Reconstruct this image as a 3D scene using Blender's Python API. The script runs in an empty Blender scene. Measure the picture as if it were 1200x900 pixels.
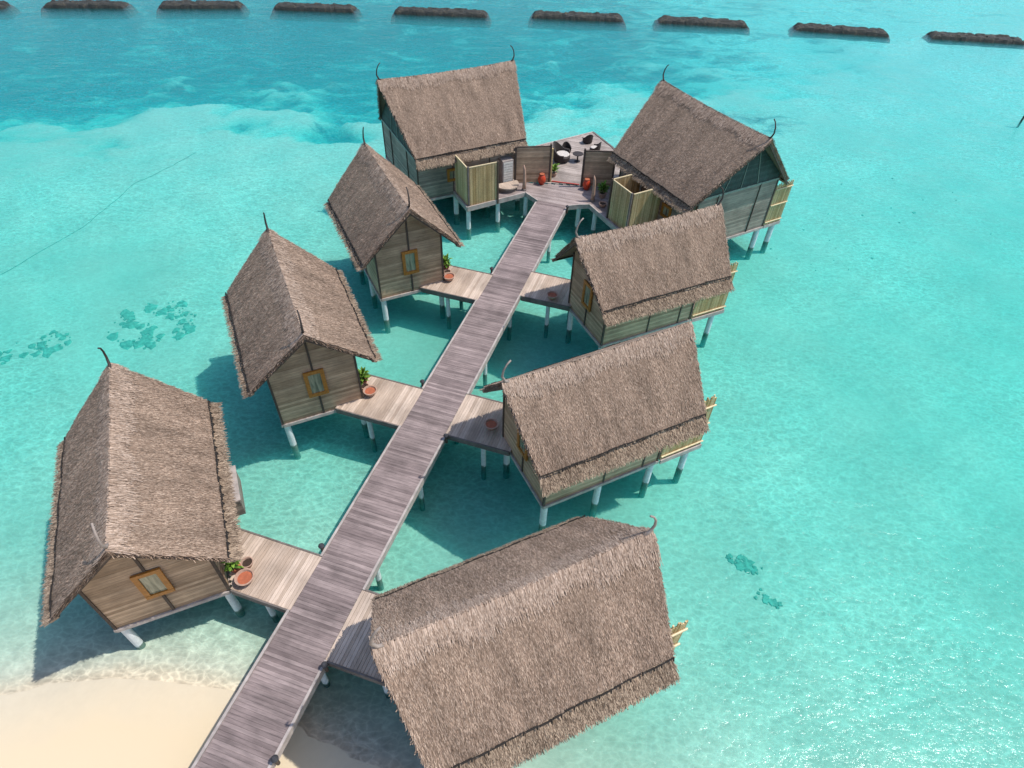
import bpy, math, random
import numpy as np
from mathutils import Vector, Matrix, noise

random.seed(7)
rng = np.random.default_rng(11)
SC = bpy.context.scene
COL = SC.collection
ZD, ZW = 2.10, 1.86            # deck height, underside of the villa floors
SUN_AZ, SUN_EL = 86.0, 61.0    # azimuth clockwise from +Y

# ------------------------------------------------------------------ materials
def newmat(name):
    m = bpy.data.materials.new(name); m.use_nodes = True
    nt = m.node_tree
    return m, nt, nt.nodes['Principled BSDF'], nt.nodes['Material Output']

def N(nt, typ, **kw):
    n = nt.nodes.new(typ)
    for k, v in kw.items():
        if k in n.inputs: n.inputs[k].default_value = v
        else: setattr(n, k, v)
    return n

def ramp(nt, fac, stops):
    r = nt.nodes.new('ShaderNodeValToRGB'); e = r.color_ramp.elements
    while len(e) < len(stops): e.new(0.5)
    for el, (p, c) in zip(e, stops):
        el.position = p; el.color = (*c, 1) if len(c) == 3 else c
    nt.links.new(fac, r.inputs[0]); return r.outputs[0]

def mixc(nt, fac, a, b, mode='MIX'):
    m = nt.nodes.new('ShaderNodeMix'); m.data_type = 'RGBA'; m.blend_type = mode
    for s, v in ((m.inputs[0], fac), (m.inputs[6], a), (m.inputs[7], b)):
        if isinstance(v, (int, float)): s.default_value = v
        elif isinstance(v, tuple): s.default_value = (*v, 1)
        else: nt.links.new(v, s)
    return m.outputs[2]

def coord(nt, scale, kind='Object', rot=(0, 0, 0)):
    t = nt.nodes.new('ShaderNodeTexCoord'); mp = nt.nodes.new('ShaderNodeMapping')
    mp.inputs['Scale'].default_value = scale; mp.inputs['Rotation'].default_value = rot
    nt.links.new(t.outputs[kind], mp.inputs['Vector']); return mp.outputs[0]

def noise_tex(nt, vec, scale, detail=4, rough=0.6, dist=0.0):
    n = N(nt, 'ShaderNodeTexNoise', Scale=scale, Detail=detail, Roughness=rough, Distortion=dist)
    nt.links.new(vec, n.inputs['Vector']); return n.outputs[0]

def bump(nt, bsdf, h, strength, dist=0.02):
    b = N(nt, 'ShaderNodeBump', Strength=strength, Distance=dist)
    nt.links.new(h, b.inputs['Height']); nt.links.new(b.outputs[0], bsdf.inputs['Normal'])

def island(nt):
    return nt.nodes.new('ShaderNodeNewGeometry').outputs['Random Per Island']

def fibre_mat(name, lo, mid, hi, patch=(0.72, 1.12), rough=0.85):
    m, nt, b, o = newmat(name)
    c = ramp(nt, island(nt), [(0, lo), (0.45, mid), (1, hi)])
    n = noise_tex(nt, coord(nt, (1.7, .5, .5)), 0.9, 4)
    p = ramp(nt, n, [(0.3, (patch[0],) * 3), (0.7, (patch[1],) * 3)])
    n2 = noise_tex(nt, coord(nt, (1, 1, 1)), 14, 3)
    p2 = ramp(nt, n2, [(0.3, (0.75,) * 3), (0.7, (1.15,) * 3)])
    c = mixc(nt, 1.0, mixc(nt, 1.0, c, p, 'MULTIPLY'), p2, 'MULTIPLY')
    nt.links.new(c, b.inputs['Base Color']); b.inputs['Roughness'].default_value = rough
    b.inputs['Specular IOR Level'].default_value = 0.2
    return m

def plank_mat(name, lo, hi, grain_scale, streak=0.35, rough=0.75, stain=(0.55, 1.1), step=None):
    """weathered boards: tone per board (mesh island, or a board every `step` metres of height)"""
    m, nt, b, o = newmat(name)
    if step:
        t = nt.nodes.new('ShaderNodeTexCoord'); s = nt.nodes.new('ShaderNodeSeparateXYZ')
        nt.links.new(t.outputs['Object'], s.inputs[0])
        d = N(nt, 'ShaderNodeMath', operation='DIVIDE'); nt.links.new(s.outputs[2], d.inputs[0]); d.inputs[1].default_value = step
        fl = N(nt, 'ShaderNodeMath', operation='FLOOR'); nt.links.new(d.outputs[0], fl.inputs[0])
        w = N(nt, 'ShaderNodeTexWhiteNoise', noise_dimensions='1D'); nt.links.new(fl.outputs[0], w.inputs['W'])
        rnd = w.outputs[0]
        fr = N(nt, 'ShaderNodeMath', operation='FRACT'); nt.links.new(d.outputs[0], fr.inputs[0])
        gap = ramp(nt, fr.outputs[0], [(0.0, (0.35,) * 3), (0.09, (1,) * 3)])
    else:
        rnd = island(nt); gap = None
    c = ramp(nt, rnd, [(0, lo), (1, hi)])
    g = noise_tex(nt, coord(nt, grain_scale), 1.0, 5, 0.65)
    c = mixc(nt, 1.0, c, ramp(nt, g, [(0.25, (1 - streak,) * 3), (0.75, (1 + streak * .6,) * 3)]), 'MULTIPLY')
    st = noise_tex(nt, coord(nt, (1, 1, 1)), 0.55, 4, 0.6)
    c = mixc(nt, 1.0, c, ramp(nt, st, [(0.32, (stain[0],) * 3), (0.6, (stain[1],) * 3)]), 'MULTIPLY')
    if gap: c = mixc(nt, 1.0, c, gap, 'MULTIPLY')
    nt.links.new(c, b.inputs['Base Color']); b.inputs['Roughness'].default_value = rough
    b.inputs['Specular IOR Level'].default_value = 0.3
    bump(nt, b, g, 0.35, 0.01)
    return m

def plain_mat(name, c, rough=0.6, var=0.25, scale=6, spec=0.4, metallic=0):
    m, nt, b, o = newmat(name)
    n = noise_tex(nt, coord(nt, (1, 1, 1)), scale, 4)
    col = mixc(nt, 1.0, c, ramp(nt, n, [(0.3, (1 - var,) * 3), (0.7, (1 + var * .6,) * 3)]), 'MULTIPLY')
    nt.links.new(col, b.inputs['Base Color']); b.inputs['Roughness'].default_value = rough
    b.inputs['Specular IOR Level'].default_value = spec; b.inputs['Metallic'].default_value = metallic
    bump(nt, b, n, 0.2, 0.01)
    return m

M = {}
M['thatch'] = fibre_mat('thatch', (.155, .103, .07), (.335, .232, .166), (.50, .372, .28), (.66, 1.12))
M['thatch_base'] = fibre_mat('thatch_base', (.20, .14, .10), (.23, .16, .115), (.25, .18, .13))
M['thatch_cap'] = fibre_mat('thatch_cap', (.22, .15, .105), (.39, .28, .208), (.55, .42, .33), (.8, 1.1))
M['thatch_skirt'] = fibre_mat('thatch_skirt', (.10, .068, .045), (.28, .20, .14), (.50, .38, .27))
M['cord'] = plain_mat('dark_cord', (.02, .016, .013), .9)
M['wall'] = plank_mat('weathered_wall_boards', (.35, .23, .14), (.60, .42, .275), (1.6, 1.6, 26), .45, step=.16, stain=(.66, 1.12))
M['wall_grey'] = plank_mat('grey_wall_boards', (.22, .185, .15), (.37, .31, .25), (1.6, 1.6, 26), .4, step=.16, stain=(.65, 1.1))
M['post_wood'] = plain_mat('dark_post_wood', (.085, .06, .045), .75)
M['deck'] = plank_mat('walkway_boards', (.18, .137, .13), (.31, .243, .228), (.9, 9, 20), .45, stain=(.7, 1.15))
M['deck_pale'] = plank_mat('pale_deck_boards', (.38, .285, .215), (.57, .45, .36), (20, 1.3, 20), .3, stain=(.75, 1.1))
M['deck_mid'] = plank_mat('platform_boards', (.27, .212, .195), (.41, .335, .31), (1.3, 20, 20), .35, stain=(.7, 1.1))
M['deck_house'] = plank_mat('villa_deck_boards', (.28, .23, .20), (.44, .37, .33), (1.3, 20, 20), .3, stain=(.7, 1.1))
M['edge'] = plain_mat('bleached_edge_board', (.40, .345, .315), .7, .3, 2.5)
M['beam'] = plain_mat('grey_beam_wood', (.16, .135, .12), .8, .35, 3)
M['orange_wood'] = plain_mat('varnished_orange_wood', (.42, .17, .03), .35, .3, 9)
M['bamboo'] = fibre_mat('yellow_bamboo', (.38, .25, .11), (.58, .42, .21), (.70, .55, .32), (.75, 1.1), .5)
M['bamboo_rail'] = plain_mat('pale_bamboo_rail', (.62, .50, .30), .45)
M['horn_dark'] = plain_mat('dark_horn_wood', (.045, .035, .03), .7)
M['horn_pale'] = plain_mat('bleached_horn_wood', (.30, .245, .21), .75)
M['teal_panel'] = plank_mat('shade_teal_gable', (.035, .055, .05), (.06, .085, .078), (9, 9, 2), .4, step=.11)  # shade and teal reflected from the water, put into the gable colour
M['trim_green'] = plain_mat('grey_green_trim', (.22, .26, .22), .7)
M['terracotta'] = plain_mat('terracotta', (.40, .115, .055), .75)
M['clay'] = plain_mat('pale_clay', (.42, .27, .20), .8)
M['red_glaze'] = plain_mat('red_glazed_pot', (.50, .055, .02), .3)
M['red_paint'] = plain_mat('red_threshold_paint', (.42, .06, .04), .5)
M['yellow_paint'] = plain_mat('pale_yellow_wood', (.65, .45, .20), .5)
M['soil'] = plain_mat('soil', (.05, .03, .02), .95)
M['leaf'] = fibre_mat('green_leaf', (.06, .13, .02), (.13, .26, .035), (.24, .38, .06), (.8, 1.1), .5)
M['wicker'] = plain_mat('dark_wicker', (.035, .026, .024), .7, .4, 30)
M['cushion'] = plain_mat('cream_cushion', (.55, .5, .45), .9)
M['cloth'] = plain_mat('white_shutter', (.62, .60, .55), .7)
M['stone'] = plain_mat('grey_black_lamp', (.04, .04, .045), .6)

def pane_mat():
    m, nt, b, o = newmat('curtained_window_glass')
    n = noise_tex(nt, coord(nt, (1, 11, 1.2)), 1.0, 3)
    c = ramp(nt, n, [(0.3, (.10, .11, .07)), (0.66, (.38, .36, .24))])
    nt.links.new(c, b.inputs['Base Color']); b.inputs['Roughness'].default_value = .12
    b.inputs['Coat Weight'].default_value = .6
    return m
M['pane'] = pane_mat()

def stilt_mat():
    m, nt, b, o = newmat('white_concrete_pile')
    g = nt.nodes.new('ShaderNodeNewGeometry'); s = nt.nodes.new('ShaderNodeSeparateXYZ')
    nt.links.new(g.outputs['Position'], s.inputs[0])
    n = noise_tex(nt, coord(nt, (1, 1, 1)), 5, 4)
    a = N(nt, 'ShaderNodeMath', operation='MULTIPLY_ADD'); nt.links.new(n, a.inputs[0]); a.inputs[1].default_value = .35
    nt.links.new(s.outputs[2], a.inputs[2])
    algae = ramp(nt, a.outputs[0], [(0.22, (1,) * 3), (0.30, (0,) * 3)])
    white = ramp(nt, n, [(0.3, (.52, .55, .56)), (0.7, (.70, .72, .72))])
    nt.links.new(mixc(nt, algae, white, (.13, .20, .17)), b.inputs['Base Color'])
    b.inputs['Roughness'].default_value = .7
    return m
M['stilt'] = stilt_mat()

def rock_mat():
    m, nt, b, o = newmat('breakwater_rock')
    n = noise_tex(nt, coord(nt, (1, 1, 1)), 1.6, 6, .7)
    c = ramp(nt, n, [(0.3, (.014, .017, .016)), (0.55, (.034, .033, .027)), (0.75, (.12, .095, .055))])
    nt.links.new(c, b.inputs['Base Color']); b.inputs['Roughness'].default_value = .85
    bump(nt, b, n, .8, .15)
    return m
M['rock'] = rock_mat()
M['seagrass'] = plain_mat('seagrass_clump', (.16, .34, .26), .9, .5, 3)

def sand_mat():
    m, nt, b, o = newmat('coral_sand')
    n1 = noise_tex(nt, coord(nt, (1, 1, 1)), .22, 5, .6)
    n2 = noise_tex(nt, coord(nt, (1, 1, 1)), 3.0, 5, .6)
    c = ramp(nt, n1, [(0.3, (.48, .445, .36)), (0.7, (.585, .545, .445))])
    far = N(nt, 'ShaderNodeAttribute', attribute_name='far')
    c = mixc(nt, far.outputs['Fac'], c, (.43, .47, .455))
    c = mixc(nt, 1.0, c, ramp(nt, n2, [(0.3, (.93,) * 3), (0.7, (1.04,) * 3)]), 'MULTIPLY')
    ge = nt.nodes.new('ShaderNodeNewGeometry'); sx = nt.nodes.new('ShaderNodeSeparateXYZ'); nt.links.new(ge.outputs['Position'], sx.inputs[0])
    ma = N(nt, 'ShaderNodeMath', operation='MULTIPLY_ADD'); nt.links.new(n1, ma.inputs[0]); ma.inputs[1].default_value = .25; nt.links.new(sx.outputs[2], ma.inputs[2])
    c = mixc(nt, ramp(nt, ma.outputs[0], [(-.0, (0,) * 3), (0.28, (1,) * 3)]), c, (.62, .505, .345))
    at = N(nt, 'ShaderNodeAttribute', attribute_name='grass')
    n3 = noise_tex(nt, coord(nt, (.6, 1.1, 1)), .3, 7, .72, 1.0)
    th = N(nt, 'ShaderNodeMath', operation='MULTIPLY_ADD'); nt.links.new(n3, th.inputs[0]); th.inputs[1].default_value = 1.6
    sb = N(nt, 'ShaderNodeMath', operation='SUBTRACT'); nt.links.new(at.outputs['Fac'], sb.inputs[0]); sb.inputs[1].default_value = 1.2
    nt.links.new(sb.outputs[0], th.inputs[2])
    mask = ramp(nt, th.outputs[0], [(0.0, (0,) * 3), (0.3, (1,) * 3)])
    c = mixc(nt, mask, c, (.04, .115, .145))
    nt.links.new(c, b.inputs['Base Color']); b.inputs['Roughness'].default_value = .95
    b.inputs['Specular IOR Level'].default_value = .1
    bump(nt, b, n2, .15, .03)
    return m
M['sand'] = sand_mat()

def water_mat():
    m = bpy.data.materials.new('lagoon_water'); m.use_nodes = True; nt = m.node_tree
    nt.nodes.remove(nt.nodes['Principled BSDF']); out = nt.nodes['Material Output']
    # wave facets
    c1 = coord(nt, (1, 1, 1), 'Object', (0, 0, math.radians(28)))
    mp = coord(nt, (.75, 1.5, 1), 'Object', (0, 0, math.radians(-35)))
    big = noise_tex(nt, mp, .55, 3, .55, .4)
    mid = noise_tex(nt, mp, 1.9, 3, .6, .5)
    fine = noise_tex(nt, c1, 5.0, 3, .6)
    h = N(nt, 'ShaderNodeMath', operation='MULTIPLY_ADD'); nt.links.new(mid, h.inputs[0]); h.inputs[1].default_value = .45; 
    hb = N(nt, 'ShaderNodeMath', operation='MULTIPLY'); nt.links.new(big, hb.inputs[0]); hb.inputs[1].default_value = .8
    nt.links.new(hb.outputs[0], h.inputs[2])
    h2 = N(nt, 'ShaderNodeMath', operation='MULTIPLY_ADD'); nt.links.new(fine, h2.inputs[0]); h2.inputs[1].default_value = .22
    nt.links.new(h.outputs[0], h2.inputs[2])
    bp = N(nt, 'ShaderNodeBump', Strength=1.0, Distance=.095); nt.links.new(h2.outputs[0], bp.inputs['Height'])
    # ripple caustics painted as bright and dim tint of the transparent colour
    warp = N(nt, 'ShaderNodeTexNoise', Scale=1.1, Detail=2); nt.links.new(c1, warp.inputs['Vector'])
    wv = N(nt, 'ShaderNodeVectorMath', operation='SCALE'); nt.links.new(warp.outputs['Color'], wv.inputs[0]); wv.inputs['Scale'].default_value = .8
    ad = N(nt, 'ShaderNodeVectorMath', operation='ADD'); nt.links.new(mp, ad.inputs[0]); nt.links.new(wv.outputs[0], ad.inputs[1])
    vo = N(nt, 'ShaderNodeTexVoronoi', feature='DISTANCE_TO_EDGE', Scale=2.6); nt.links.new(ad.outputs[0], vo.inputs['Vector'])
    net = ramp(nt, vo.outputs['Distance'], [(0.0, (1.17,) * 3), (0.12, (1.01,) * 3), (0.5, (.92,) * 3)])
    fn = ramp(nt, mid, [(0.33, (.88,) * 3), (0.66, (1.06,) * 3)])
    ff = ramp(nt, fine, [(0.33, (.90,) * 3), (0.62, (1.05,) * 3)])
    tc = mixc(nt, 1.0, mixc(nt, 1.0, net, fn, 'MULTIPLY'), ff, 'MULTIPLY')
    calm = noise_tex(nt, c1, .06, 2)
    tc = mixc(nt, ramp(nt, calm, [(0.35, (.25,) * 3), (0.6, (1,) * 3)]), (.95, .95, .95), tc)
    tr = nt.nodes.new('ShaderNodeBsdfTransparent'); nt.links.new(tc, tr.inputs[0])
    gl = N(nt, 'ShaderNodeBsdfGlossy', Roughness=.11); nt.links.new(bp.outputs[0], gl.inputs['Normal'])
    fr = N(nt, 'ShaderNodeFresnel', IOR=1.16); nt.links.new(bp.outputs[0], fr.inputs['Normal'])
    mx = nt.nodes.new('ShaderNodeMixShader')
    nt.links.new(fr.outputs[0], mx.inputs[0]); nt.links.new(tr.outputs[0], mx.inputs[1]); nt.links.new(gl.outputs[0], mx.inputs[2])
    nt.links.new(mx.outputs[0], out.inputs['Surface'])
    va = N(nt, 'ShaderNodeVolumeAbsorption', Density=.52); va.inputs['Color'].default_value = (.03, .945, .945, 1)
    vs = N(nt, 'ShaderNodeVolumeScatter', Density=.15, Anisotropy=.2); vs.inputs['Color'].default_value = (.08, .93, 1, 1)
    av = nt.nodes.new('ShaderNodeAddShader'); nt.links.new(va.outputs[0], av.inputs[0]); nt.links.new(vs.outputs[0], av.inputs[1])
    nt.links.new(av.outputs[0], out.inputs['Volume'])
    m.cycles.homogeneous_volume = True
    return m
M['water'] = water_mat()

# ------------------------------------------------------------------ mesh helpers
class MB:
    def __init__(s): s.v = []; s.f = []; s.q = []
    def add(s, vs, fs):
        o = len(s.v); s.v += [tuple(p) for p in vs]; s.f += [tuple(i + o for i in f) for f in fs]
    def box(s, x0, x1, y0, y1, z0, z1):
        s.add([(x0, y0, z0), (x1, y0, z0), (x1, y1, z0), (x0, y1, z0), (x0, y0, z1), (x1, y0, z1), (x1, y1, z1), (x0, y1, z1)],
              [(3, 2, 1, 0), (4, 5, 6, 7), (0, 1, 5, 4), (1, 2, 6, 5), (2, 3, 7, 6), (3, 0, 4, 7)])
    def bar(s, p, q, w, h, up=(0, 0, 1)):
        p, q = Vector(p), Vector(q); d = (q - p).normalized(); up = Vector(up)
        if abs(d.dot(up)) > .98: up = Vector((1, 0, 0))
        r = d.cross(up).normalized() * w / 2; u = r.cross(d).normalized() * h / 2
        vs = [p - r - u, p + r - u, p + r + u, p - r + u, q - r - u, q + r - u, q + r + u, q - r + u]
        s.add(vs, [(0, 1, 2, 3), (7, 6, 5, 4), (0, 4, 5, 1), (1, 5, 6, 2), (2, 6, 7, 3), (3, 7, 4, 0)])
    def tube(s, pts, rad, n=8):
        pts = [Vector(p) for p in pts]
        rad = rad if isinstance(rad, (list, tuple)) else [rad] * len(pts)
        vs = []; prev = None
        for i, p in enumerate(pts):
            d = (pts[min(i + 1, len(pts) - 1)] - pts[max(i - 1, 0)]).normalized()
            a = prev if prev else (Vector((1, 0, 0)) if abs(d.x) < .9 else Vector((0, 1, 0)))
            r = (a - d * a.dot(d)).normalized(); prev = r; b = d.cross(r)
            for k in range(n):
                t = 2 * math.pi * k / n; vs.append(p + (r * math.cos(t) + b * math.sin(t)) * rad[i])
        fs = []
        for i in range(len(pts) - 1):
            for k in range(n):
                a, b2 = i * n + k, i * n + (k + 1) % n; fs.append((a, b2, b2 + n, a + n))
        fs.append(tuple(range(n - 1, -1, -1))); fs.append(tuple((len(pts) - 1) * n + k for k in range(n)))
        s.add(vs, fs)
    def lathe(s, c, prof, n=16, open_top=True):
        vs = []; fs = []
        for r, z in prof:
            for k in range(n):
                t = 2 * math.pi * k / n; vs.append((c[0] + r * math.cos(t), c[1] + r * math.sin(t), c[2] + z))
        for i in range(len(prof) - 1):
            for k in range(n):
                a, b = i * n + k, i * n + (k + 1) % n; fs.append((a, b, b + n, a + n))
        fs.append(tuple(range(n - 1, -1, -1)))
        fs.append(tuple((len(prof) - 1) * n + k for k in range(n)))
        s.add(vs, fs)
    def prism(s, poly, z0, z1):
        n = len(poly); s.add([(x, y, z0) for x, y in poly] + [(x, y, z1) for x, y in poly],
              [tuple(range(n - 1, -1, -1)), tuple(range(n, 2 * n))] + [(i, (i + 1) % n, n + (i + 1) % n, n + i) for i in range(n)])
    def quads(s, arr): s.q.append(np.asarray(arr, dtype=np.float32).reshape(-1, 4, 3))
    def build(s, name, mat, parent=None, smooth=False, recalc=False):
        me = bpy.data.meshes.new(name)
        v = np.array(s.v, dtype=np.float32).reshape(-1, 3); f = list(s.f)
        if s.q:
            Q = np.concatenate(s.q); o = len(v); k = len(Q)
            v = np.concatenate([v, Q.reshape(-1, 3)])
            idx = (np.arange(k * 4) + o).reshape(-1, 4)
            f = f + idx.tolist()
        me.from_pydata(v.tolist(), [], f); me.materials.append(mat)
        if recalc:
            import bmesh
            bm = bmesh.new(); bm.from_mesh(me); bmesh.ops.recalc_face_normals(bm, faces=bm.faces); bm.to_mesh(me); bm.free()
        if smooth: me.polygons.foreach_set('use_smooth', [True] * len(me.polygons))
        me.update()
        ob = bpy.data.objects.new(name, me); COL.objects.link(ob); ob.parent = parent
        return ob

def tag(o, label=None, cat=None, group=None, kind=None):
    for k, v in (('label', label), ('category', cat), ('group', group), ('kind', kind)):
        if v: o[k] = v
    return o

def thing(name, loc, rz, label, cat, group=None):
    o = bpy.data.objects.new(name, None); COL.objects.link(o); o.empty_display_size = .3
    o.location = loc; o.rotation_euler = (0, 0, rz)
    return tag(o, label, cat, group)

def blades(P, D, L, Nn, length, width, lift, jit, sink=.015):
    """straw blades: roots P, downhill unit D, lateral unit L, normal Nn (all n x 3)"""
    n = len(P)
    a = rng.normal(0, jit, (n, 1)); d = D * np.cos(a) + L * np.sin(a); l = L * np.cos(a) - D * np.sin(a)
    ln = length * rng.uniform(.6, 1.35, (n, 1)); w = width * rng.uniform(.6, 1.4, (n, 1)) * .5
    tilt = rng.uniform(-.35, .35, (n, 1))
    lw = l + Nn * tilt
    r0 = P - Nn * sink; tip = P + d * ln + Nn * (lift * rng.uniform(.3, 1.5, (n, 1)))
    return np.stack([r0 - lw * w, r0 + lw * w, tip + lw * w * .55, tip - lw * w * .55], 1)

# ------------------------------------------------------------------ villas
def make_villa(label, cx, cy, rot, d, s, ndens=150, big=False, horns=('dark', 'dark'), porch=True):
    """local frame: x = along the ridge (+ = gable facing the walkway), y across it; s = side of the entrance"""
    lr, le, wk, we, zk, ze, zr, ww, lw = d
    root = thing('stilt_villa', (cx, cy, 0), rot, label, 'villa', 'thatched villas on stilts along the walkway')
    T = .20
    sag = .13
    def ridge_z(u): return zr - sag * (1 - (u / lr) ** 2)
    def slope_pt(u_rel, t, sv, off=0.0):
        """u_rel -1..1, t 0 ridge .. 1 seam"""
        u = u_rel * (lr + (le - lr) * t)
        bow = .07 * math.sin(math.pi * t)
        return Vector((u, sv * (wk * t), ridge_z(u) * (1 - t) + zk * t + bow + off))
    # roof body: solid thatch slabs
    mb = MB(); nu, nt_ = 14, 8
    for sv in (1, -1):
        top = [[slope_pt(-1 + 2 * i / nu, j / nt_, sv) for j in range(nt_ + 1)] for i in range(nu + 1)]
        nrm = Vector((0, sv * (zr - zk), wk)).normalized()
        vs = [p for r in top for p in r] + [p - nrm * T for r in top for p in r]
        k = (nu + 1) * (nt_ + 1); ix = lambda i, j, b=0: b * k + i * (nt_ + 1) + j
        fs = []
        for i in range(nu):
            for j in range(nt_):
                fs.append((ix(i, j), ix(i + 1, j), ix(i + 1, j + 1), ix(i, j + 1)))
                fs.append((ix(i, j, 1), ix(i, j + 1, 1), ix(i + 1, j + 1, 1), ix(i + 1, j, 1)))
        for i in range(nu):
            fs.append((ix(i, nt_), ix(i + 1, nt_), ix(i + 1, nt_, 1), ix(i, nt_, 1)))
        for i in (0, nu):
            for j in range(nt_): fs.append((ix(i, j), ix(i, j + 1), ix(i, j + 1, 1), ix(i, j, 1)))
        mb.add(vs, fs)
    roof = mb.build('thatched_roof', M['thatch_base'], root, recalc=True)
    # straw lying on the two slopes
    sl = math.hypot(wk, zr - zk); st = MB()
    for sv in (1, -1):
        n = int(ndens * 2.7 * sl * (lr + le))
        ur = rng.uniform(-1.01, 1.01, n); t = rng.uniform(-.02, .955, n)
        rows = np.round(t * sl / .34) * .34 / sl + rng.normal(0, .02, n) / sl; t = np.clip(np.where(rng.random(n) < .16, rows, t), -.02, .955)
        u = ur * (lr + (le - lr) * t)
        z = (zr - sag * (1 - (u / lr) ** 2)) * (1 - t) + zk * t + .07 * np.sin(np.pi * np.clip(t, 0, 1))
        P = np.stack([u, sv * wk * t, z], 1)
        dv = np.array([0, sv * wk, -(zr - zk)]) / sl; nv = np.array([0, sv * (zr - zk), wk]) / sl; lv = np.array([1., 0, 0])
        st.quads(blades(P, np.tile(dv, (n, 1)), np.tile(lv, (n, 1)), np.tile(nv, (n, 1)), .21, .023, .024, .17))
        # loose ends along both rakes
        n2 = 520
        t = rng.uniform(0, 1, n2); sg = rng.choice([-1, 1], n2); u = sg * (lr + (le - lr) * t) * 1.0 - sg * .03
        z = (zr - sag * (1 - (u / lr) ** 2)) * (1 - t) + zk * t - rng.uniform(0, T, n2)
        P = np.stack([u, sv * wk * t, z], 1)
        D = np.stack([sg * .55, np.full(n2, dv[1] * .8), np.full(n2, dv[2] * .8)], 1); D /= np.linalg.norm(D, axis=1)[:, None]
        Ln = np.cross(D, np.tile(nv, (n2, 1))); 
        st.quads(blades(P, D, Ln, np.tile(nv, (n2, 1)), .16, .035, .02, .3))
    st.build('straw_layer', M['thatch'], roof)
    # pale ridge capping
    cap = MB(); cw = .52
    for sv in (1, -1):
        n = int(ndens * 4.6 * 2 * lr * cw)
        u = rng.uniform(-lr * 1.005, lr * 1.005, n)
        t = (-.03 + rng.beta(1, 1.7, n) * cw * 1.5 * (1 + .35 * np.sin(u * 2.1 + sv + cx) * np.sin(u * .83 + cy))) / sl
        z = (zr - sag * (1 - (u / lr) ** 2)) * (1 - t) + zk * t + .06 + .03 * np.cos(t * 4)
        P = np.stack([u, sv * wk * t, z], 1)
        cap.quads(blades(P, np.tile(dv * [1, sv * (1 if dv[1] > 0 else -1), 1], (n, 1)), np.tile([1., 0, 0], (n, 1)), np.tile(nv * [1, sv * (1 if nv[1] > 0 else -1), 1], (n, 1)), .28, .025, .02, .12))
    us = [-lr + 2 * lr * i / 12 for i in range(13)]
    cap.build('ridge_cap', M['thatch_cap'], roof)
    # lower eave course, hanging steeper, with ragged ends, and the stitched seam above it
    for sv in (1, -1):
        sk = MB(); ln = math.hypot(we - wk, ze - zk) + .12
        y0, z0 = wk - .10, zk - .10
        dvec = np.array([0, (we - y0), (ze - z0)]); L0 = np.linalg.norm(dvec); dn = dvec / L0
        nn = np.array([0, -dn[2], dn[1]])
        dn = dn * [1, sv, 1]; nn = nn * [1, sv, 1]
        base = np.array([0, sv * y0, z0])
        q = []
        for i in range(16):
            ua, ub = -le + 2 * le * i / 16, -le + 2 * le * (i + 1) / 16
            a = base + [ua, 0, 0]; b = base + [ub, 0, 0]
            for off in (0, -.14):
                q.append([a + nn * off, b + nn * off, b + nn * off + dn * L0 * .93, a + nn * off + dn * L0 * .93])
            q.append([a + dn * L0 * .93, b + dn * L0 * .93, b + dn * L0 * .93 - nn * .14, a + dn * L0 * .93 - nn * .14])
        for ue in (-le, le):
            a = base + [ue, 0, 0]; q.append([a, a - nn * .14, a - nn * .14 + dn * L0 * .93, a + dn * L0 * .93])
        sk.quads(q)
        n = int(ndens * 5 * 2 * le * L0)
        u = rng.uniform(-le * 1.01, le * 1.01, n); t = rng.uniform(0, .92, n) ** .8
        P = base + np.stack([u, np.zeros(n), np.zeros(n)], 1) + (t * L0)[:, None] * dn
        sk.quads(blades(P, np.tile(dn, (n, 1)), np.tile([1., 0, 0], (n, 1)), np.tile(nn, (n, 1)), .27, .03, .04, .22))
        sk.build('eave_fringe', M['thatch_skirt'], roof)
        cd = MB(); u = -le
        cd.tube([(-le + le * i / 20, sv * (wk + .04 + .025 * math.sin((-le + le * i / 20) * 3.1 + cx)), zk + .02 * math.sin((-le + le * i / 20) * 1.7 + cy)) for i in range(41)], .016, 5)
        while u < le - .1:
            l_ = random.uniform(.22, .42); p = slope_pt(0, 1, sv)
            y = sv * (wk + .04 + .025 * math.sin(u * 3.1 + cx)); zz = zk + .02 * math.sin(u * 1.7 + cy)
            cd.tube([(u, y, zz + random.uniform(-.02, .02)), (min(u + l_, le), y, zz + random.uniform(-.02, .02))], .034, 6)
            cd.tube([(u, y, zz + .03), (u + .02, y + sv * .06, zz - .10)], .028, 5)
            u += l_ + random.uniform(.03, .22)
        cd.build('seam_cord', M['cord'], roof)
    # barge poles under both rakes
    for su in (1, -1):
        for sv in (1, -1):
            b = MB()
            b.bar((su * (lr - .06), 0, zr - T - .10), (su * (le - .06), sv * (we - .1), ze - .04), .07, .12)
            b.build('barge_board', M['post_wood'], roof)
    # ridge finials
    for su, kind in ((1, horns[0]), (-1, horns[1])):
        if not kind: continue
        f = MB(); x = su * (lr - .12)
        pts = [(x - su * .25, 0, zr - .05), (x, 0, zr + .08), (x + su * .13, .0, zr + .38), (x + su * .08, .02, zr + .72), (x - su * .06, .03, zr + 1.0), (x - su * .22, .02, zr + 1.14)]
        f.tube(pts, [.06, .06, .05, .042, .036, .036], 8)
        f.build('ridge_finial', M['horn_' + kind], roof, smooth=True)
    # walls: one shell of boards, pentagonal gables
    def under(v): return zr - (zr - zk) * abs(v) / wk - T - .08 if abs(v) <= wk else zk - T
    zt = under(ww) if ww < wk else zk - .3
    lwb = lw if big else lw      # front gable
    lback = -lw if big else -2.78
    wl = MB(); wm = M['wall_grey'] if big else M['wall']
    th = .07
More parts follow.
